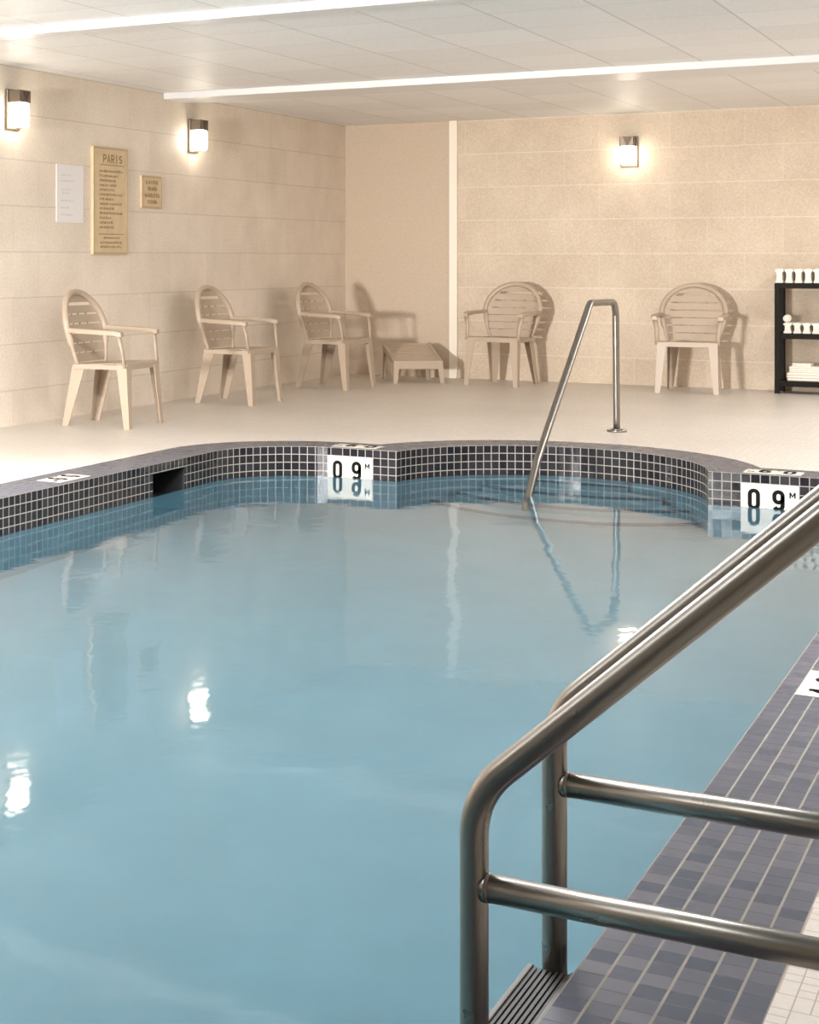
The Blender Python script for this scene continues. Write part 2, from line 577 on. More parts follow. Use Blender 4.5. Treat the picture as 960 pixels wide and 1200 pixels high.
# pool basin: tile band then plaster, floor; skimmer opening on the left wall
SK = (7.705, 8.065, -0.052, -0.215)
BAND, DEPTH = -0.21, -1.15
bm = bmesh.new()
uvl = bm.loops.layers.uv.new('UVMap')
def vq(p0, p1, u0, u1, za, zb, mi):
    vs = [bm.verts.new((p0[0], p0[1], za)), bm.verts.new((p1[0], p1[1], za)), bm.verts.new((p1[0], p1[1], zb)), bm.verts.new((p0[0], p0[1], zb))]
    f = bm.faces.new(vs)
    f.material_index = mi
    for l_, q in zip(f.loops, [(u0, za), (u1, za), (u1, zb), (u0, zb)]):
        l_[uvl].uv = q
n = len(inner)
for i in range(n):
    p, q = inner[i], inner[(i + 1) % n]
    L = (q - p).length
    if L < 1e-5:
        continue
    if abs(p.x - q.x) < 1e-6:
        u0, u1 = p.y, q.y
    elif abs(p.y - q.y) < 1e-6:
        u0, u1 = p.x - XP1, q.x - XP1
    else:
        c, r_ = (CA, RA) if p.x > -3.5 else (CF, RF)
        u0, u1 = (math.atan2(v.y - c.y, v.x - c.x) * r_ for v in (p, q))
    if abs(p.x - XP0) < 1e-3 and abs(q.x - XP0) < 1e-3:
        for a, b_, za, zb in ((p.y, SK[1], 0, BAND), (SK[0], q.y, 0, BAND), (SK[1], SK[0], 0, SK[2])):
            vq((XP0, a), (XP0, b_), a, b_, za, zb, 0)
        vq((XP0, SK[1]), (XP0, SK[0]), SK[1], SK[0], SK[3] if SK[3] > BAND else BAND, BAND, 0)
    else:
        vq(p, q, u0, u1, 0, BAND, 0)
    vq(p, q, u0, u1, BAND, DEPTH, 1)
fl_v = [bm.verts.new((p.x, p.y, DEPTH)) for p in inner]
f = bm.faces.new(fl_v)
f.material_index = 1
# skimmer throat
y0, y1, z1, z0 = SK
z1, z0 = SK[2], BAND
for a, b_ in ((y0, y1),):
    def q3(pts):
        f = bm.faces.new([bm.verts.new(v) for v in pts]); f.material_index = 2
    xb = XP0 - 0.26
    q3([(XP0, y0, z1), (XP0, y1, z1), (xb, y1, z1), (xb, y0, z1)])
    q3([(XP0, y0, z0), (XP0, y1, z0), (xb, y1, z0), (xb, y0, z0)])
    q3([(XP0, y0, z0), (XP0, y0, z1), (xb, y0, z1), (xb, y0, z0)])
    q3([(XP0, y1, z0), (XP0, y1, z1), (xb, y1, z1), (xb, y1, z0)])
    q3([(xb, y0, z0), (xb, y0, z1), (xb, y1, z1), (xb, y1, z0)])
struct(mesh_obj('pool_basin', bm, [M_walltile, M_plaster, M_dark]))

# entry steps in the round alcove: arcs bulging into the pool, dark tile nosing
XC = -2.55
for idx, (yf, dep) in enumerate(((9.58, 0.2), (9.33, 0.42), (9.12, 0.64), (8.91, 0.86))):
    bm = bmesh.new()
    R = 1.15
    pts = []
    for i in range(31):
        x = -3.46 + (1.76) * i / 30
        y = yf + R - math.sqrt(R * R - (x - XC) ** 2)
        pts.append((x, y))
    # keep inside the alcove wall
    def inside(x, y):
        return y < YP1 or math.hypot(x - CA.x, y - CA.y) < RA + 0.01
    fr = [p for p in pts if inside(*p)]
    zt = POOL_Z - dep
    back = []
    a0 = math.atan2(fr[-1][1] - CA.y, fr[-1][0] - CA.x)
    a1 = math.atan2(fr[0][1] - CA.y, fr[0][0] - CA.x)
    if a0 < aI: a0 = aI
    if a1 > PI - aI or a1 < 0: a1 = PI - aI
    for i in range(25):
        t = a0 + (a1 - a0) * i / 24
        back.append((CA.x + (RA - 0.002) * math.cos(t), CA.y + (RA - 0.002) * math.sin(t)))
    m_ = len(fr)
    def strip(A, B, mi):
        va = [bm.verts.new(v) for v in A]; vb = [bm.verts.new(v) for v in B]
        for i in range(len(A) - 1):
            f = bm.faces.new((va[i], va[i + 1], vb[i + 1], vb[i])); f.material_index = mi
    nose = [(x, y + 0.045, zt) for x, y in fr]
    edge = [(x, y, zt) for x, y in fr]
    low = [(x, y, zt - 0.055) for x, y in fr]
    bot = [(x, y, DEPTH) for x, y in fr]
    strip(edge, nose, 1); strip(low, edge, 1); strip(bot, low, 0)
    top = [bm.verts.new(v) for v in nose] + [bm.verts.new((x, y, zt)) for x, y in back]
    f = bm.faces.new(top)
    f.material_index = 0
    bmesh.ops.triangulate(bm, faces=[f])
    struct(mesh_obj('pool_step', bm, [M_plaster, M_stepband]))

# water sheet, a fine grid clipped to the pool outline
bm = bmesh.new()
vs = [bm.verts.new((p.x, p.y, POOL_Z)) for p in outline(0.003)]
f = bm.faces.new(vs)
bm.normal_update()
if f.normal.z < 0:
    bmesh.ops.reverse_faces(bm, faces=[f])
ow = mesh_obj('pool_water', bm, M_water)
tag(ow, 'still blue water filling the tiled indoor pool', 'water')
ow['kind'] = 'stuff'

# ---------------------------------------------------------------- lettering
def ribbon(bm, pts, wd, fn, closed=False, h=0.0012):
    """flat thick stroke along 2D pts, placed by fn(u, v, d)"""
    P = [Vector(p) for p in pts]
    n = len(P)
    Ls, Rs = [], []
    for i in range(n):
        a = P[i - 1] if (i > 0 or closed) else P[i]
        c = P[(i + 1) % n] if (i < n - 1 or closed) else P[i]
        d1 = (P[i] - a).normalized() if (P[i] - a).length > 1e-9 else None
        d2 = (c - P[i]).normalized() if (c - P[i]).length > 1e-9 else None
        if d1 is None: d1 = d2
        if d2 is None: d2 = d1
        t = (d1 + d2)
        t = t.normalized() if t.length > 1e-6 else d1
        nn = Vector((-t.y, t.x))
        s = 1.0 / max(0.5, nn.dot(Vector((-d1.y, d1.x))))
        Ls.append(P[i] + nn * wd / 2 * s); Rs.append(P[i] - nn * wd / 2 * s)
    vl = [bm.verts.new(fn(p.x, p.y, h)) for p in Ls]
    vr = [bm.verts.new(fn(p.x, p.y, h)) for p in Rs]
    wl = [bm.verts.new(fn(p.x, p.y, 0)) for p in Ls]
    wr = [bm.verts.new(fn(p.x, p.y, 0)) for p in Rs]
    m_ = n if closed else n - 1
    for i in range(m_):
        j = (i + 1) % n
        bm.faces.new((vl[i], vl[j], vr[j], vr[i]))
        bm.faces.new((wl[i], wl[j], vl[j], vl[i]))
        bm.faces.new((vr[i], vr[j], wr[j], wr[i]))

def rrect(x0, x1, y0, y1, r, n=5):
    out = []
    for cx_, cy_, a0 in ((x1 - r, y1 - r, 0), (x0 + r, y1 - r, PI / 2), (x0 + r, y0 + r, PI), (x1 - r, y0 + r, 1.5 * PI)):
        for i in range(n + 1):
            a = a0 + PI / 2 * i / n
            out.append((cx_ + r * math.cos(a), cy_ + r * math.sin(a)))
    return out

def glyph(bm, ch, x, y, w_, h_, s, fn):
    """tall condensed character in the box x..x+w_, y..y+h_ with stroke s"""
    a, b_, c, d = x + s / 2, x + w_ - s / 2, y + s / 2, y + h_ - s / 2
    r = min(w_ / 2 - s / 2, h_ / 4) * 0.98
    if ch == '0':
        ribbon(bm, rrect(a, b_, c, d, r), s, fn, True)
    elif ch == '9':
        m_ = y + h_ * 0.42
        ribbon(bm, rrect(a, b_, m_, d, min(r, (d - m_) / 2 * 0.98)), s, fn, True)
        arc_ = [(b_, d - r), (b_, c + r)] + [(b_ - r + r * math.cos(t), c + r - r * math.sin(t)) for t in [PI / 8 * i for i in range(1, 8)]]
        ribbon(bm, arc_, s, fn)
    elif ch == '1':
        ribbon(bm, [(x + w_ / 2, y), (x + w_ / 2, y + h_)], s, fn)
        ribbon(bm, [(x + w_ / 2 - s * 1.3, y + h_ - s * 1.9), (x + w_ / 2, y + h_ - s * 0.5)], s * 0.8, fn)
    elif ch == 'M':
        ribbon(bm, [(a, y), (a, y + h_)], s, fn); ribbon(bm, [(b_, y), (b_, y + h_)], s, fn)
        ribbon(bm, [(a, y + h_ - s * .3), ((a + b_) / 2, y + h_ * 0.3), (b_, y + h_ - s * .3)], s * 0.8, fn)
    elif ch == '.':
        ribbon(bm, [(x, y + s / 2), (x + s, y + s / 2)], s, fn)
    elif ch == 'P':
        ribbon(bm, [(a, y), (a, y + h_)], s, fn)
        ribbon(bm, [(a, d), (b_ - r * .6, d), (b_, d - r * .5), (b_, y + h_ * .58), (b_ - r * .6, y + h_ * .46), (a, y + h_ * .46)], s, fn)
    elif ch == 'A':
        ribbon(bm, [(a, y), ((a + b_) / 2, y + h_), (b_, y)], s, fn)
        ribbon(bm, [(a + w_ * .15, y + h_ * .3), (b_ - w_ * .15, y + h_ * .3)], s * .8, fn)
    elif ch == 'R':
        glyph(bm, 'P', x, y, w_, h_, s, fn)
        ribbon(bm, [((a + b_) / 2, y + h_ * .46), (b_, y)], s, fn)
    elif ch == 'I':
        ribbon(bm, [(x + w_ / 2, y), (x + w_ / 2, y + h_)], s, fn)
    elif ch == 'S':
        ribbon(bm, [(b_, d - h_ * .1), ((a + b_) / 2, d), (a, d - h_ * .15), (a, y + h_ * .58), (b_, y + h_ * .42), (b_, c + h_ * .15), ((a + b_) / 2, c), (a, c + h_ * .1)], s, fn)

def sign(name, label, o, U, V, Nn, w_, h_, chars, group=None, t=0.006):
    """sign tile with lower-left corner o, axes U (reading direction), V (up)"""
    o, U, V, Nn = Vector(o), Vector(U), Vector(V), Vector(Nn)
    e = empty(name, o)
    tag(e, label, 'depth marker', group)
    def fn0(u, v, d):
        return U * u + V * v + Nn * d
    bm = bmesh.new()
    prism(bm, [(0.001, 0.001), (w_ - .001, 0.001), (w_ - .001, h_ - .001), (0.001, h_ - .001)], fn0, -0.004, t)
    fix_normals(bm)
    mesh_obj('plate', bm, M_sign, e)
    bm = bmesh.new()
    for ch, x, y, gw, gh, s in chars:
        glyph(bm, ch, x, y, gw, gh, s, lambda u, v, d: fn0(u, v, d + t))
    mesh_obj('lettering', bm, M_ink, e)
    return e

W6, H3 = 6 * T, 3 * T
def chars09(first, second):
    # first digit '0' (or '1'), dot, second digit, raised M
    return [(first, 0.035, 0.006, 0.060, 0.110, 0.020), ('.', 0.118, 0.003, 0, 0, 0.013), (second, 0.155, 0.006, 0.060, 0.110, 0.020), ('M', 0.238, 0.078, 0.030, 0.030, 0.007)]
SG = 'depth marker tiles set around the pool edge'
xs1 = XP1 - 16 * T - 0  # snapped to the tile grid of the end wall
def snapx(x): return XP1 - round((XP1 - x) / T) * T
def snapy(y): return round(y / T) * T
# wall marker left of the alcove and right of it
sxa = snapx(-3.86)
sign('depth_marker', 'upright cream tile reading 0.9 M at the waterline left of the alcove steps', (sxa, YP1, -T - H3), (1, 0, 0), (0, 0, 1), (0, -1, 0), W6, H3, chars09('0', '9'), SG)
sxb = snapx(-1.565)
sign('depth_marker', 'upright cream tile reading 0.9 M at the waterline right of the alcove steps', (sxb, YP1, -T - H3), (1, 0, 0), (0, 0, 1), (0, -1, 0), W6, H3, chars09('0', '9'), SG)
# flat markers in the coping, read from the deck
sign('depth_marker', 'flat cream depth tile in the coping just above the left upright 0.9 marker', (sxa + W6, YP1 + T + H3, 0), (-1, 0, 0), (0, -1, 0), (0, 0, 1), W6, H3, chars09('0', '9'), SG, 0.0015)
sign('depth_marker', 'flat cream depth tile in the coping just above the right upright 0.9 marker', (sxb + W6, YP1 + T + H3, 0), (-1, 0, 0), (0, -1, 0), (0, 0, 1), W6, H3, chars09('0', '9'), SG, 0.0015)
sign('depth_marker', 'flat cream depth tile in the left coping, nearest the first chair', (XP0 - T - H3, snapy(7.12), 0), (0, -1, 0), (1, 0, 0), (0, 0, 1), W6, H3, chars09('0', '9'), SG, 0.0015)
sign('depth_marker', 'cream tile reading 1.0 M cut by the right frame edge in the near coping', (XP1 + T + H3, snapy(4.472), 0), (0, 1, 0), (-1, 0, 0), (0, 0, 1), W6, H3, chars09('1', '0'), SG, 0.0015)

# ---------------------------------------------------------------- notices on the left wall
def wallfn(y0, z0):
    def fn(u, v, d):
        return Vector((d, u, v))
    return fn
def squiggle(bm, u0, u1, v, h_, fn, t, dens=1.0):
    """worn, unreadable engraved line broken into word-long marks"""
    u = u0
    while u < u1 - 0.008:
        L = random.uniform(0.012, 0.045)
        e_ = min(u + L, u1)
        x = u
        while x < e_ - 0.002:
            hh = h_ * random.uniform(0.65, 1.0)
            ribbon(bm, [(x + 0.002, v), (x + 0.002, v + hh)], 0.0028, lambda a, b_, d: fn(a, b_, d + t), h=0.0008)
            ribbon(bm, [(x + 0.001, v + hh * random.choice([.1, .5, .9])), (x + 0.007, v + hh * random.choice([.1, .5, .9]))], 0.0026, lambda a, b_, d: fn(a, b_, d + t), h=0.0008)
            x += 0.0078
        u = e_ + 0.009
def plaque(name, label, cat, y0, y1, z0, z1, t, mat, rim, lines, header=None, ink=None, rules=()):
    e = empty(name, (XL, y0, z0))
    tag(e, label, cat)
    W_, H_ = y1 - y0, z1 - z0
    fn = wallfn(0, 0)
    bm = bmesh.new()
    bx(bm, 0, t, 0, W_, 0, H_, 0.0015)
    fix_normals(bm)
    mesh_obj('plate', bm, mat, e)
    if rim:
        bm = bmesh.new()
        ribbon(bm, [(0.01, 0.01), (W_ - 0.01, 0.01), (W_ - 0.01, H_ - 0.01), (0.01, H_ - 0.01)], 0.010, lambda a, b_, d: fn(a, b_, d + t), True, h=0.002)
        mesh_obj('rim', bm, rim, e)
    bm = bmesh.new()
    for (u0, u1, v, h_) in lines:
        squiggle(bm, u0 * W_, u1 * W_, v * H_, h_, fn, t)
    for (u0, u1, v) in rules:
        ribbon(bm, [(u0 * W_, v * H_), (u1 * W_, v * H_)], 0.006, lambda a, b_, d: fn(a, b_, d + t), h=0.0008)
    if header:
        u = header[0] * W_
        for ch in header[4]:
            glyph(bm, ch, u, header[1] * H_, header[2], header[3], header[2] * 0.24, lambda a, b_, d: fn(a, b_, d + t))
            u += header[2] * 1.22
    mesh_obj('lettering', bm, ink, e)
    return e
rl = []
for i, L in enumerate([.86, .66, .62, .60, .56, .82, .50, .80, .56, .84, .44, .48, .52]):
    rl.append((.18, .18 + L * 0.8, .765 - i * 0.0435, 0.021))
rl += [(.30, .76, .145, .018), (.20, .84, .100, .020), (.20, .82, .060, .020)]
plaque('rules_plaque', 'tall narrow brass plaque of engraved pool rules on the left wall', 'sign', 10.02, 10.51, 1.15, 1.935, 0.022, M_brass, M_brassedge, rl,
       (.28, .855, .046, .062, 'PARIS'), M_brassink, ((.2, .88, .835), (.15, .88, .19)))
plaque('small_plaque', 'small brass plaque with four centred lines right of the tall rules plaque', 'sign', 10.73, 11.045, 1.505, 1.755, 0.016, M_brass, M_brassedge,
       [(.2, .82, .74, .032), (.3, .76, .54, .036), (.16, .88, .33, .040), (.28, .78, .14, .036)], None, M_brassink)
plaque('paper_notice', 'plain white paper notice with faint print left of the tall brass plaque', 'notice', 9.56, 9.92, 1.375, 1.785, 0.004, M_paper, None,
       [(.14, .5, .80, .012), (.14, .62, .70, .012), (.2, .55, .55, .012), (.2, .5, .49, .012), (.14, .6, .36, .012), (.14, .5, .24, .012), (.14, .6, .12, .012)], None, M_paperink)

# ---------------------------------------------------------------- wall sconces
def make_sconce(loc, rz):
    """local +y points out of the wall"""
    e = empty('wall_sconce', loc, rz)
    bm = bmesh.new()
    bx(bm, -0.075, 0.075, 0, 0.022, -0.135, 0.135, 0.004)
    fix_normals(bm); mesh_obj('backplate', bm, M_plate, e)
    # wedge shaped hood above the lamp: two leaning cheeks and a front
    bm = bmesh.new()
    bx(bm, -0.062, 0.062, 0.02, 0.115, 0.045, 0.052, 0.001)
    bx(bm, -0.062, -0.057, 0.02, 0.115, 0.05, 0.125, 0.001)
    bx(bm, 0.057, 0.062, 0.02, 0.115, 0.05, 0.125, 0.001)
    bx(bm, -0.062, 0.062, 0.110, 0.115, 0.05, 0.125, 0.001)
    fix_normals(bm); mesh_obj('hood', bm, M_plate, e)
    bm = bmesh.new()
    prism(bm, [(-0.048, 0.122), (0.030, 0.122), (0.0, 0.05), (-0.014, 0.05)], lambda u, v, d: (u, d, v), 0.115, 0.119)
    fix_normals(bm); mesh_obj('hood_wedge', bm, M_hood, e)
    bm = bmesh.new()
    bx(bm, -0.056, 0.056, 0.026, 0.112, -0.115, 0.044, 0.010)
    fix_normals(bm); mesh_obj('lamp_shade', bm, M_glow, e, True)
    bm = bmesh.new()
    bx(bm, -0.012, 0.012, 0.055, 0.08, -0.128, -0.112, 0.003)
    fix_normals(bm); mesh_obj('finial', bm, M_plate, e)
    return e
def sconce(loc, rz, label):
    tag(make_sconce(loc, rz), label, 'wall lamp', 'lit wall sconces')
sconce((XL, 9.01, 2.115), -PI / 2, 'lit bronze wall sconce left of the paper notice, nearest the left frame edge')
sconce((XL, 11.57, 2.105), -PI / 2, 'lit bronze wall sconce on the left wall between the small plaque and the corner')
sconce((-3.49, YB, 2.07), PI, 'lit wall sconce alone on the back wall above the grab rail')

# ---------------------------------------------------------------- resin armchairs
# local: faces -y, origin on the floor under the seat
def back_pt(x, z, off=0.0):
    """reclined, slightly wrapped backrest surface"""
    return Vector((x, 0.175 + (z - 0.42) * 0.24 - 0.45 * x * x * 1.0 + off, z))
def back_half(z):
    """half width of the arch at height z"""
    if z < 0.655:
        q = max(0.0, (z - 0.42) / 0.235)
        return 0.195 + (0.262 - 0.195) * (q ** 0.7)
    q = min(1.0, (z - 0.655) / 0.235)
    return 0.262 * math.sqrt(max(0.0, 1 - q * q))
def leg_mesh(bm, top, bot, wt, wb, sx, sy, th=0.006):
    """moulded L-section leg: outer corner at top/bot, flanges running inwards"""
    def ring(c, w_):
        x, y, z = c
        pts = [(0, 0), (-sx * w_, 0), (-sx * w_, -sy * th), (-sx * th, -sy * th), (-sx * th, -sy * w_), (0, -sy * w_)]
        return [bm.verts.new((x + a, y + b_, z)) for a, b_ in pts]
    A = ring(top, wt); B = ring(bot, wb)
    for i in range(6):
        j = (i + 1) % 6
        bm.faces.new((A[i], A[j], B[j], B[i]))
    bm.faces.new(A); bm.faces.new(list(reversed(B)))

def make_chair():
    e = empty('resin_armchair', (0, 0, 0))
    # seat shell
    bm = bmesh.new()
    P, P2 = [], []
    nx, ny = 14, 12
    for j in range(ny + 1):
        y = -0.235 + 0.43 * j / ny
        hw = 0.235 - 0.035 * j / ny
        row = []
        for i in range(nx + 1):
            x = -hw + 2 * hw * i / nx
            dip = 0.018 * (1 - (x / hw) ** 2) * math.sin(PI * min(1, (j + 1) / ny))
            z = 0.432 - dip - 0.018 * j / ny
            if j == 0: z -= 0.012
            row.append(bm.verts.new((x, y, z)))
        P.append(row)
        P2.append([bm.verts.new(v.co - Vector((0, 0, 0.007))) for v in row])
    for j in range(ny):
        for i in range(nx):
            f = bm.faces.new((P[j][i], P[j][i + 1], P[j + 1][i + 1], P[j + 1][i]))
            bm.faces.new((P2[j][i], P2[j + 1][i], P2[j + 1][i + 1], P2[j][i + 1]))
    for j in range(ny):
        for i in (0, nx):
            bm.faces.new((P[j][i], P[j + 1][i], P2[j + 1][i], P2[j][i]))
    for i in range(nx):
        for j in (0, ny):
            bm.faces.new((P[j][i], P[j][i + 1], P2[j][i + 1], P2[j][i]))
    # apron under the edge
    bx(bm, -0.225, 0.225, -0.232, -0.224, 0.385, 0.425, 0.001)
    bx(bm, -0.225, -0.217, -0.225, 0.17, 0.385, 0.415, 0.001)
    bx(bm, 0.217, 0.225, -0.225, 0.17, 0.385, 0.415, 0.001)
    bx(bm, -0.2, 0.2, 0.17, 0.178, 0.38, 0.41, 0.001)
    fix_normals(bm); mesh_obj('seat', bm, M_chair, e)
    # backrest: slatted shell
    bm = bmesh.new()
    zs = [(0.425, 0.482), (0.490, 0.546), (0.554, 0.610), (0.618, 0.674), (0.684, 0.738), (0.749, 0.800), (0.822, 0.868)]
    for za, zb in zs:
        n_ = 12
        A, B, A2, B2 = [], [], [], []
        for i in range(n_ + 1):
            t = -1 + 2 * i / n_
            A.append(bm.verts.new(back_pt(t * (back_half(za) - 0.01), za)))
            B.append(bm.verts.new(back_pt(t * (back_half(zb) - 0.01), zb)))
            A2.append(bm.verts.new(back_pt(t * (back_half(za) - 0.01), za, 0.007)))
            B2.append(bm.verts.new(back_pt(t * (back_half(zb) - 0.01), zb, 0.007)))
        rings = [A, B, B2, A2]
        for q in range(4):
            U_, V_ = rings[q], rings[(q + 1) % 4]
            for i in range(n_):
                bm.faces.new((U_[i], U_[i + 1], V_[i + 1], V_[i]))
        bm.faces.new((A[0], B[0], B2[0], A2[0])); bm.faces.new((A[-1], A2[-1], B2[-1], B[-1]))
    for x in (-0.10, 0.0, 0.10):   # stiffening ribs behind the slats
        a, b_ = back_pt(x, 0.43, 0.012), back_pt(x, 0.80, 0.012)
        tube(bm, [a, a.lerp(b_, .5), b_], 0.006, 6)
    fix_normals(bm); mesh_obj('backrest', bm, M_chair, e)
    bm = bmesh.new()
    rim = []
    for i in range(10):
        z = 0.40 + 0.255 * i / 10
        rim.append(back_pt(-back_half(z), z))
    for i in range(25):
        a = PI - PI * i / 24
        z = 0.655 + 0.235 * math.sin(a)
        rim.append(back_pt(0.262 * math.cos(a), z))
    for i in range(9, -1, -1):
        z = 0.40 + 0.255 * i / 10
        rim.append(back_pt(back_half(z), z))
    rad = [0.014 if (i < 6 or i > len(rim) - 7) else 0.023 for i in range(len(rim))]
    tube(bm, rim, rad, 10)
    fix_normals(bm); mesh_obj('back_frame', bm, M_chair, e)
    for s in (-1, 1):
        # front leg runs on as the arm post
        bm = bmesh.new()
        leg_mesh(bm, (s * 0.238, -0.232, 0.42), (s * 0.252, -0.262, 0.0), 0.074, 0.040, s, -1)
        fix_normals(bm); mesh_obj('leg', bm, M_chair, e)
        bm = bmesh.new()
        leg_mesh(bm, (s * 0.205, 0.19, 0.41), (s * 0.222, 0.262, 0.0), 0.095, 0.046, s, 1)
        fix_normals(bm); mesh_obj('leg', bm, M_chair, e)
        bm = bmesh.new()
        # arm: post up from the seat corner, then flat arm back to the arch
        A0 = [(s * 0.238, -0.222, 0.40), (s * 0.246, -0.205, 0.52), (s * 0.262, -0.190, 0.615)]
        tube(bm, A0, [0.020, 0.017, 0.022], 8, ry=0.010)
        path = [Vector((s * 0.262, -0.215, 0.628)), Vector((s * 0.270, -0.16, 0.637)), Vector((s * 0.280, -0.05, 0.642)), Vector((s * 0.276, 0.08, 0.646)), Vector((s * 0.258, 0.19, 0.650))]
        rows = []
        for i, p in enumerate(path):
            hw = (0.022, 0.030, 0.030, 0.026, 0.020)[i]
            rows.append([bm.verts.new(p + Vector((-hw, 0, 0.0))), bm.verts.new(p + Vector((-hw * .7, 0, 0.008))), bm.verts.new(p + Vector((hw * .7, 0, 0.008))), bm.verts.new(p + Vector((hw, 0, 0))), bm.verts.new(p + Vector((hw * .9, 0, -0.022))), bm.verts.new(p + Vector((-hw * .9, 0, -0.022)))])
        for a, b_ in zip(rows, rows[1:]):
            for i in range(6):
                bm.faces.new((a[i], a[(i + 1) % 6], b_[(i + 1) % 6], b_[i]))
        bm.faces.new(rows[0]); bm.faces.new(list(reversed(rows[-1])))
        fix_normals(bm); mesh_obj('armrest', bm, M_chair, e)
    return e
def dup(o):
    c = o.copy(); COL.objects.link(c)
    for ch in list(o.children):
        d = ch.copy(); COL.objects.link(d); d.parent = c
        for g in list(ch.children):
            h = g.copy(); COL.objects.link(h); h.parent = d
    return c
chair0 = make_chair()
# (x, y, heading): heading rotates the local -y front
CH = [(-5.665, 9.43, PI / 2 + 0.05, 'sand resin armchair under the paper notice, nearest the left frame edge'),
      (-5.70, 11.40, PI / 2 - 0.03, 'sand resin armchair against the left wall, middle of the three there'),
      (-5.63, 13.14, PI / 2 - 0.12, 'sand resin armchair on the left wall nearest the room corner'),
      (-4.47, 14.20, -0.12, 'sand resin armchair on the back wall just right of the cream trim'),
      (-2.865, 14.23, 0.08, 'sand resin armchair on the back wall right of the grab rail, beside the rack')]
for i, (x, y, rz, lab) in enumerate(CH):
    c = chair0 if i == 0 else dup(chair0)
    c.location = (x, y, 0); c.rotation_euler = (0, 0, rz)
    tag(c, lab, 'chair', 'resin armchairs along the walls')

# slatted footrest in the corner: local front is -y, low; rear high
ft = empty('slatted_footrest', (-5.30, 14.14, 0), 0.62)
tag(ft, 'low sand resin footrest with sloping slatted top in the room corner', 'footrest')
bm = bmesh.new()
def top_z(y): return 0.195 + (y + 0.2) / 0.4 * 0.135
for j in range(6):
    y0, y1 = -0.195 + j * 0.066, -0.195 + j * 0.066 + 0.058
    vs = []
    for (x, y) in ((-0.2, y0), (0.2, y0), (0.2, y1), (-0.2, y1)):
        vs.append((x, y, top_z(y)))
    a = [bm.verts.new(v) for v in vs]; b_ = [bm.verts.new((v[0], v[1], v[2] - 0.012)) for v in vs]
    bm.faces.new(a); bm.faces.new(list(reversed(b_)))
    for i in range(4):
        bm.faces.new((a[i], a[(i + 1) % 4], b_[(i + 1) % 4], b_[i]))
fix_normals(bm); mesh_obj('slatted_top', bm, M_chair, ft)
bm = bmesh.new()
for s in (-1, 1):
    pts = [(-0.215, top_z(-0.215) + .008), (0.215, top_z(0.215) + .008), (0.215, top_z(0.215) - 0.05), (-0.215, top_z(-0.215) - 0.04)]
    prism(bm, pts, lambda u, v, d: (d, u, v), s * 0.2, s * 0.225)
bx(bm, -0.225, 0.225, -0.222, -0.205, 0.125, 0.20, 0.003)
bx(bm, -0.225, 0.225, 0.200, 0.217, 0.25, 0.335, 0.003)
fix_normals(bm); mesh_obj('frame', bm, M_chair, ft)
for s in (-1, 1):
    for y, t, sg in ((-0.222, 0.19, -1), (0.217, 0.32, 1)):
        bm = bmesh.new()
        leg_mesh(bm, (s * 0.225, y, t), (s * 0.232, y + sg * 0.02, 0), 0.055, 0.035, s, sg)
        fix_normals(bm); mesh_obj('leg', bm, M_chair, ft)

# ---------------------------------------------------------------- black rack with towels
RX0, RX1, RY0, RY1 = -2.205, -1.55, 14.40, 14.68
rk = empty('towel_rack', ((RX0 + RX1) / 2, (RY0 + RY1) / 2, 0))
tag(rk, 'black metal three-shelf towel rack against the back wall at the right frame edge', 'rack')
hx, hy = (RX1 - RX0) / 2, (RY1 - RY0) / 2
for sx_ in (-1, 1):
    for sy_ in (-1, 1):
        bm = bmesh.new()
        bx(bm, sx_ * hx - 0.02, sx_ * hx + 0.02, sy_ * hy - 0.016, sy_ * hy + 0.016, 0, 0.91, 0.002)
        fix_normals(bm); mesh_obj('post', bm, M_black, rk)
SHELF = (0.105, 0.50, 0.918)
for z in SHELF:
    bm = bmesh.new()
    bx(bm, -hx - 0.018, hx + 0.018, -hy - 0.0135, -hy + 0.006, z - 0.045, z, 0.002)
    bx(bm, -hx - 0.018, hx + 0.018, hy - 0.006, hy + 0.0135, z - 0.045, z, 0.002)
    bx(bm, -hx - 0.018, -hx + 0.0, -hy, hy, z - 0.045, z, 0.002)
    bx(bm, hx, hx + 0.02, -hy, hy, z - 0.045, z, 0.002)
    bx(bm, -hx, hx, -hy, hy, z - 0.012, z - 0.002, 0.0)
    fix_normals(bm); mesh_obj('shelf', bm, M_black, rk)

def towel_roll_mesh(h_):
    """towel folded and stood upright: thick rounded crown, narrow body, flared foot, edge-on to the viewer"""
    prof = [(0.030, 0.0), (0.033, 0.010), (0.024, 0.022), (0.021, h_ * .5), (0.023, h_ * .72), (0.034, h_ * .82), (0.035, h_ * .9), (0.026, h_ * .97), (0.010, h_)]
    poly = prof + [(-a, b_) for a, b_ in reversed(prof)]
    bm = bmesh.new()
    n_ = len(poly)
    ringsl = []
    for d, sc in ((-0.118, 0.90), (-0.108, 1.0), (-0.04, 0.97), (0.04, 1.0), (0.108, 1.0), (0.118, 0.9)):
        ringsl.append([bm.verts.new((u * sc, d, v * (0.97 + 0.03 * sc))) for u, v in poly])
    for a, b_ in zip(ringsl, ringsl[1:]):
        for i in range(n_):
            f = bm.faces.new((a[i], a[(i + 1) % n_], b_[(i + 1) % n_], b_[i])); f.smooth = True
    bm.faces.new(ringsl[0]); bm.faces.new(list(reversed(ringsl[-1])))
    fix_normals(bm)
    return bm
t0 = mesh_obj('rolled_towel', towel_roll_mesh(0.118), M_towel)
names = ['leftmost', 'second from the left', 'third from the left', 'fourth from the left', 'fifth from the left', 'sixth from the left', 'seventh from the left', 'eighth from the left', 'ninth from the left']
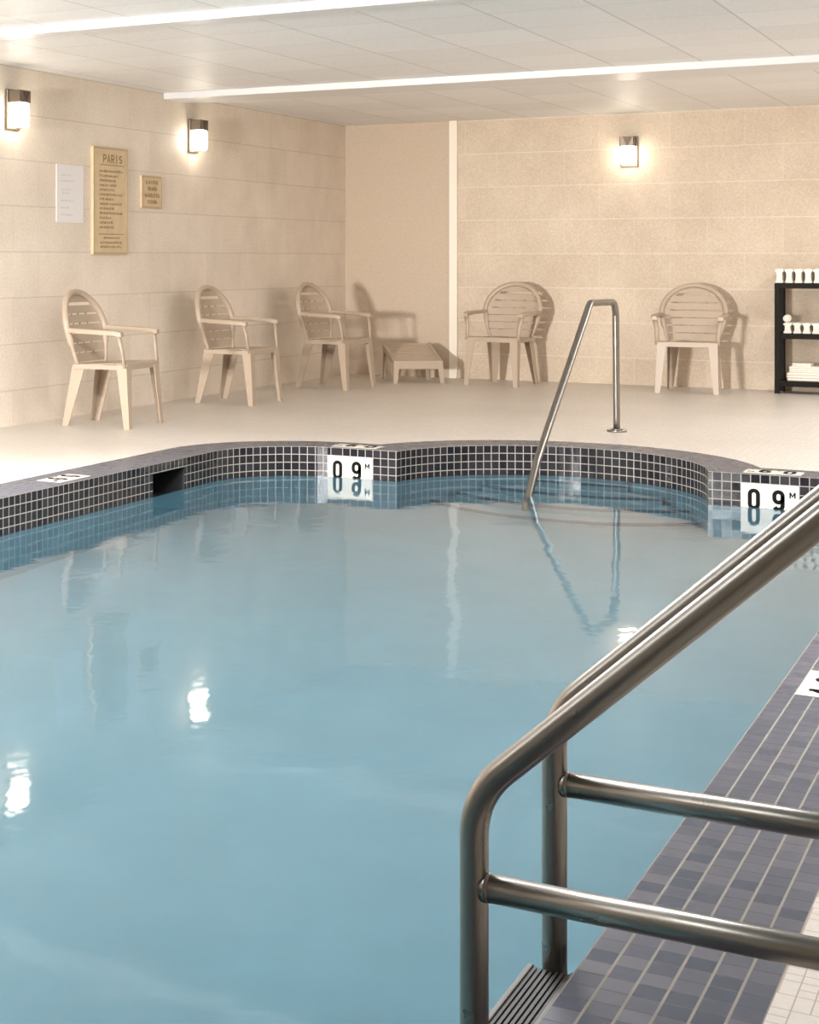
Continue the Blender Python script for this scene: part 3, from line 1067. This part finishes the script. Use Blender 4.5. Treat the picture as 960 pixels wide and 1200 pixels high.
for i in range(9):
    o = t0 if i == 0 else t0.copy()
    if i: COL.objects.link(o)
    o.location = (RX0 + 0.012 + i * 0.0735, 14.54, SHELF[2])
    o.rotation_euler = (0, 0, random.uniform(-.01, .01))
    tag(o, 'white rolled towel on top of the black rack, %s' % names[i], 'towel', 'rolled towels on top of the rack')
t1 = mesh_obj('rolled_towel', towel_roll_mesh(0.088), M_towel)
for i in range(7):
    o = t1 if i == 0 else t1.copy()
    if i: COL.objects.link(o)
    o.location = (RX0 + 0.075 + i * 0.0735, 14.54, SHELF[1])
    o.rotation_euler = (0, 0, random.uniform(-.01, .01))
    tag(o, 'white rolled towel on the middle shelf of the black rack, %s' % names[i], 'towel', 'rolled towels on the middle shelf')
# loose end leaning at the left end of the middle shelf
bm = bmesh.new()
sp_ = []
for i in range(34):
    a = i / 33 * 4.2 * PI
    rr = 0.030 - 0.0014 * i / 2
    sp_.append((rr * math.cos(a), rr * math.sin(a)))
P0 = [(0.031 * math.cos(2 * PI * i / 20), 0.031 * math.sin(2 * PI * i / 20)) for i in range(20)]
prism(bm, P0, lambda u, v, d: (u, d, v), -0.10, 0.10)
bmesh.ops.bevel(bm, geom=[e_ for e_ in bm.edges if e_.calc_face_angle(0) > 1.2], offset=0.008, segments=2, affect='EDGES')
ribbon(bm, sp_, 0.003, lambda u, v, d: (u, -0.10 - d, v), h=0.003)
fix_normals(bm)
o = mesh_obj('rolled_towel', bm, M_towel, None, True, (RX0 + 0.062, 14.52, SHELF[1] + 0.088 + 0.034))
o.rotation_euler = (0.0, 0.5, 0.1)
tag(o, 'small tight white towel roll lying on top of the others on the middle shelf', 'towel')
# folded stack on the bottom shelf
z = SHELF[0]
labs = ['thick white folded towel at the bottom of the pile on the lowest rack shelf', 'white folded towel in the middle of the pile on the lowest rack shelf', 'smaller white folded towel topping the pile on the lowest rack shelf']
for i, (w_, h_, dx) in enumerate(((0.275, 0.070, 0.0), (0.26, 0.052, 0.008), (0.15, 0.026, -0.02))):
    bm = bmesh.new()
    lay = 3 if i < 2 else 2
    for j in range(lay):
        bx(bm, -w_ / 2 + random.uniform(0, .006), w_ / 2 - random.uniform(0, .006), -0.11, 0.11, j * h_ / lay, (j + 1) * h_ / lay, h_ / lay * 0.38)
    fix_normals(bm)
    o = mesh_obj('folded_towel', bm, M_towel, None, True, (RX0 + 0.205 + dx, 14.53, z))
    tag(o, labs[i], 'towel', 'folded towels on the bottom shelf')
    z += h_

# ---------------------------------------------------------------- grab rail in the alcove
gr = empty('grab_rail', (-2.615, 10.70, 0))
tag(gr, 'slim stainless grab rail rising from the far deck over the alcove steps', 'handrail')
bm = bmesh.new()
path = fillet([(0, 0.0, 0.0), (0, -0.03, 0.84), (0, -0.66, 0.848), (0, -1.78, 0.0), (0, -1.98, -0.22), (0, -2.0, -0.61)], [0.10, 0.10, 0.3, 0.12], 10)
tube(bm, resample(path, 0.08), 0.0215, 16)
fix_normals(bm); mesh_obj('rail', bm, M_steel, gr)
bm = bmesh.new()
tube(bm, [(0, 0, 0), (0, 0, 0.012)], 0.062, 24)
tube(bm, [(0, 0, 0.012), (0, 0, 0.02)], [0.04, 0.028], 24)
fix_normals(bm); mesh_obj('base_flange', bm, M_steel, gr)

# ---------------------------------------------------------------- near pool ladder
ld = empty('pool_ladder', (-0.745, 2.235, 0))
tag(ld, 'large stainless steel pool ladder with twin handrails in the near right foreground', 'ladder')
RP = 0.0201
def ladder_side(y, zb, dz):
    bm = bmesh.new()
    p = fillet([(0, y, -1.0), (0, y, 0.362 + dz), (0.525, y, 0.852 + dz), (0.93, y, 0.852 + dz), (0.95, y, 0.0)], [0.13, 0.22, 0.18], 12)
    tube(bm, resample(p, 0.05), RP, 24)
    fix_normals(bm); mesh_obj('side_rail', bm, M_steel, ld)
    bm = bmesh.new()
    tube(bm, [(0.012, y, zb), (0.5, y, zb), (0.94, y, zb)], RP, 24)
    # weld bead at the joint
    tube(bm, [(0.014, y, zb), (0.024, y, zb)], [RP + 0.0012, RP + 0.0002], 24)
    fix_normals(bm); mesh_obj('cross_bar', bm, M_steel, ld)
    bm = bmesh.new()
    tube(bm, [(0.95, y, 0), (0.95, y, 0.012)], 0.05, 24)
    fix_normals(bm); mesh_obj('base_flange', bm, M_steel, ld)
ladder_side(0.0, 0.234, 0.0)
ladder_side(0.404, 0.267, 0.018)
for z in (-0.03, -0.33, -0.63):
    bm = bmesh.new()
    y0, y1 = 0.012, 0.392
    bx(bm, -0.040, -0.030, y0, y1, z - 0.03, z, 0.002)
    bx(bm, 0.030, 0.040, y0, y1, z - 0.03, z, 0.002)
    bx(bm, -0.032, 0.032, y0, y1, z - 0.03, z - 0.012, 0.001)
    fix_normals(bm); tr = mesh_obj('tread', bm, M_alu, ld)
    bm = bmesh.new()
    for j in range(7):
        x = -0.027 + j * 0.009
        bx(bm, x - 0.0027, x + 0.0027, y0 + .004, y1 - .004, z - 0.013, z - 0.003, 0.0)
    fix_normals(bm); mesh_obj('grip_ribs', bm, M_rubber, tr)

# ---------------------------------------------------------------- added fill panels, unseen in the ceiling (near half and right side)
TLAB = ['over the pool beside the left wall', 'over the middle of the pool', 'over the near left pool corner', 'over the near end of the pool', 'above the right deck beside the near coping', 'above the right deck level with the far coping', 'above the right deck near the back wall']
for i, (x, y, p) in enumerate(FILL_PANELS):
    e = empty('added_fill_panel', (x, y, ZC))
    tag(e, 'added unseen white fill panel in the ceiling ' + TLAB[i], 'ceiling light', 'added overhead fill panels')
    bm = bmesh.new()
    for a in ((-.62, .62, -.32, -.29), (-.62, .62, .29, .32), (-.62, -.59, -.29, .29), (.59, .62, -.29, .29)):
        bx(bm, a[0], a[1], a[2], a[3], -0.03, 0)
    fix_normals(bm); mesh_obj('frame', bm, M_beam, e)
    bm = bmesh.new()
    bx(bm, -.59, .59, -.29, .29, -0.02, -0.002)
    fix_normals(bm); mesh_obj('diffuser', bm, M_lens, e)
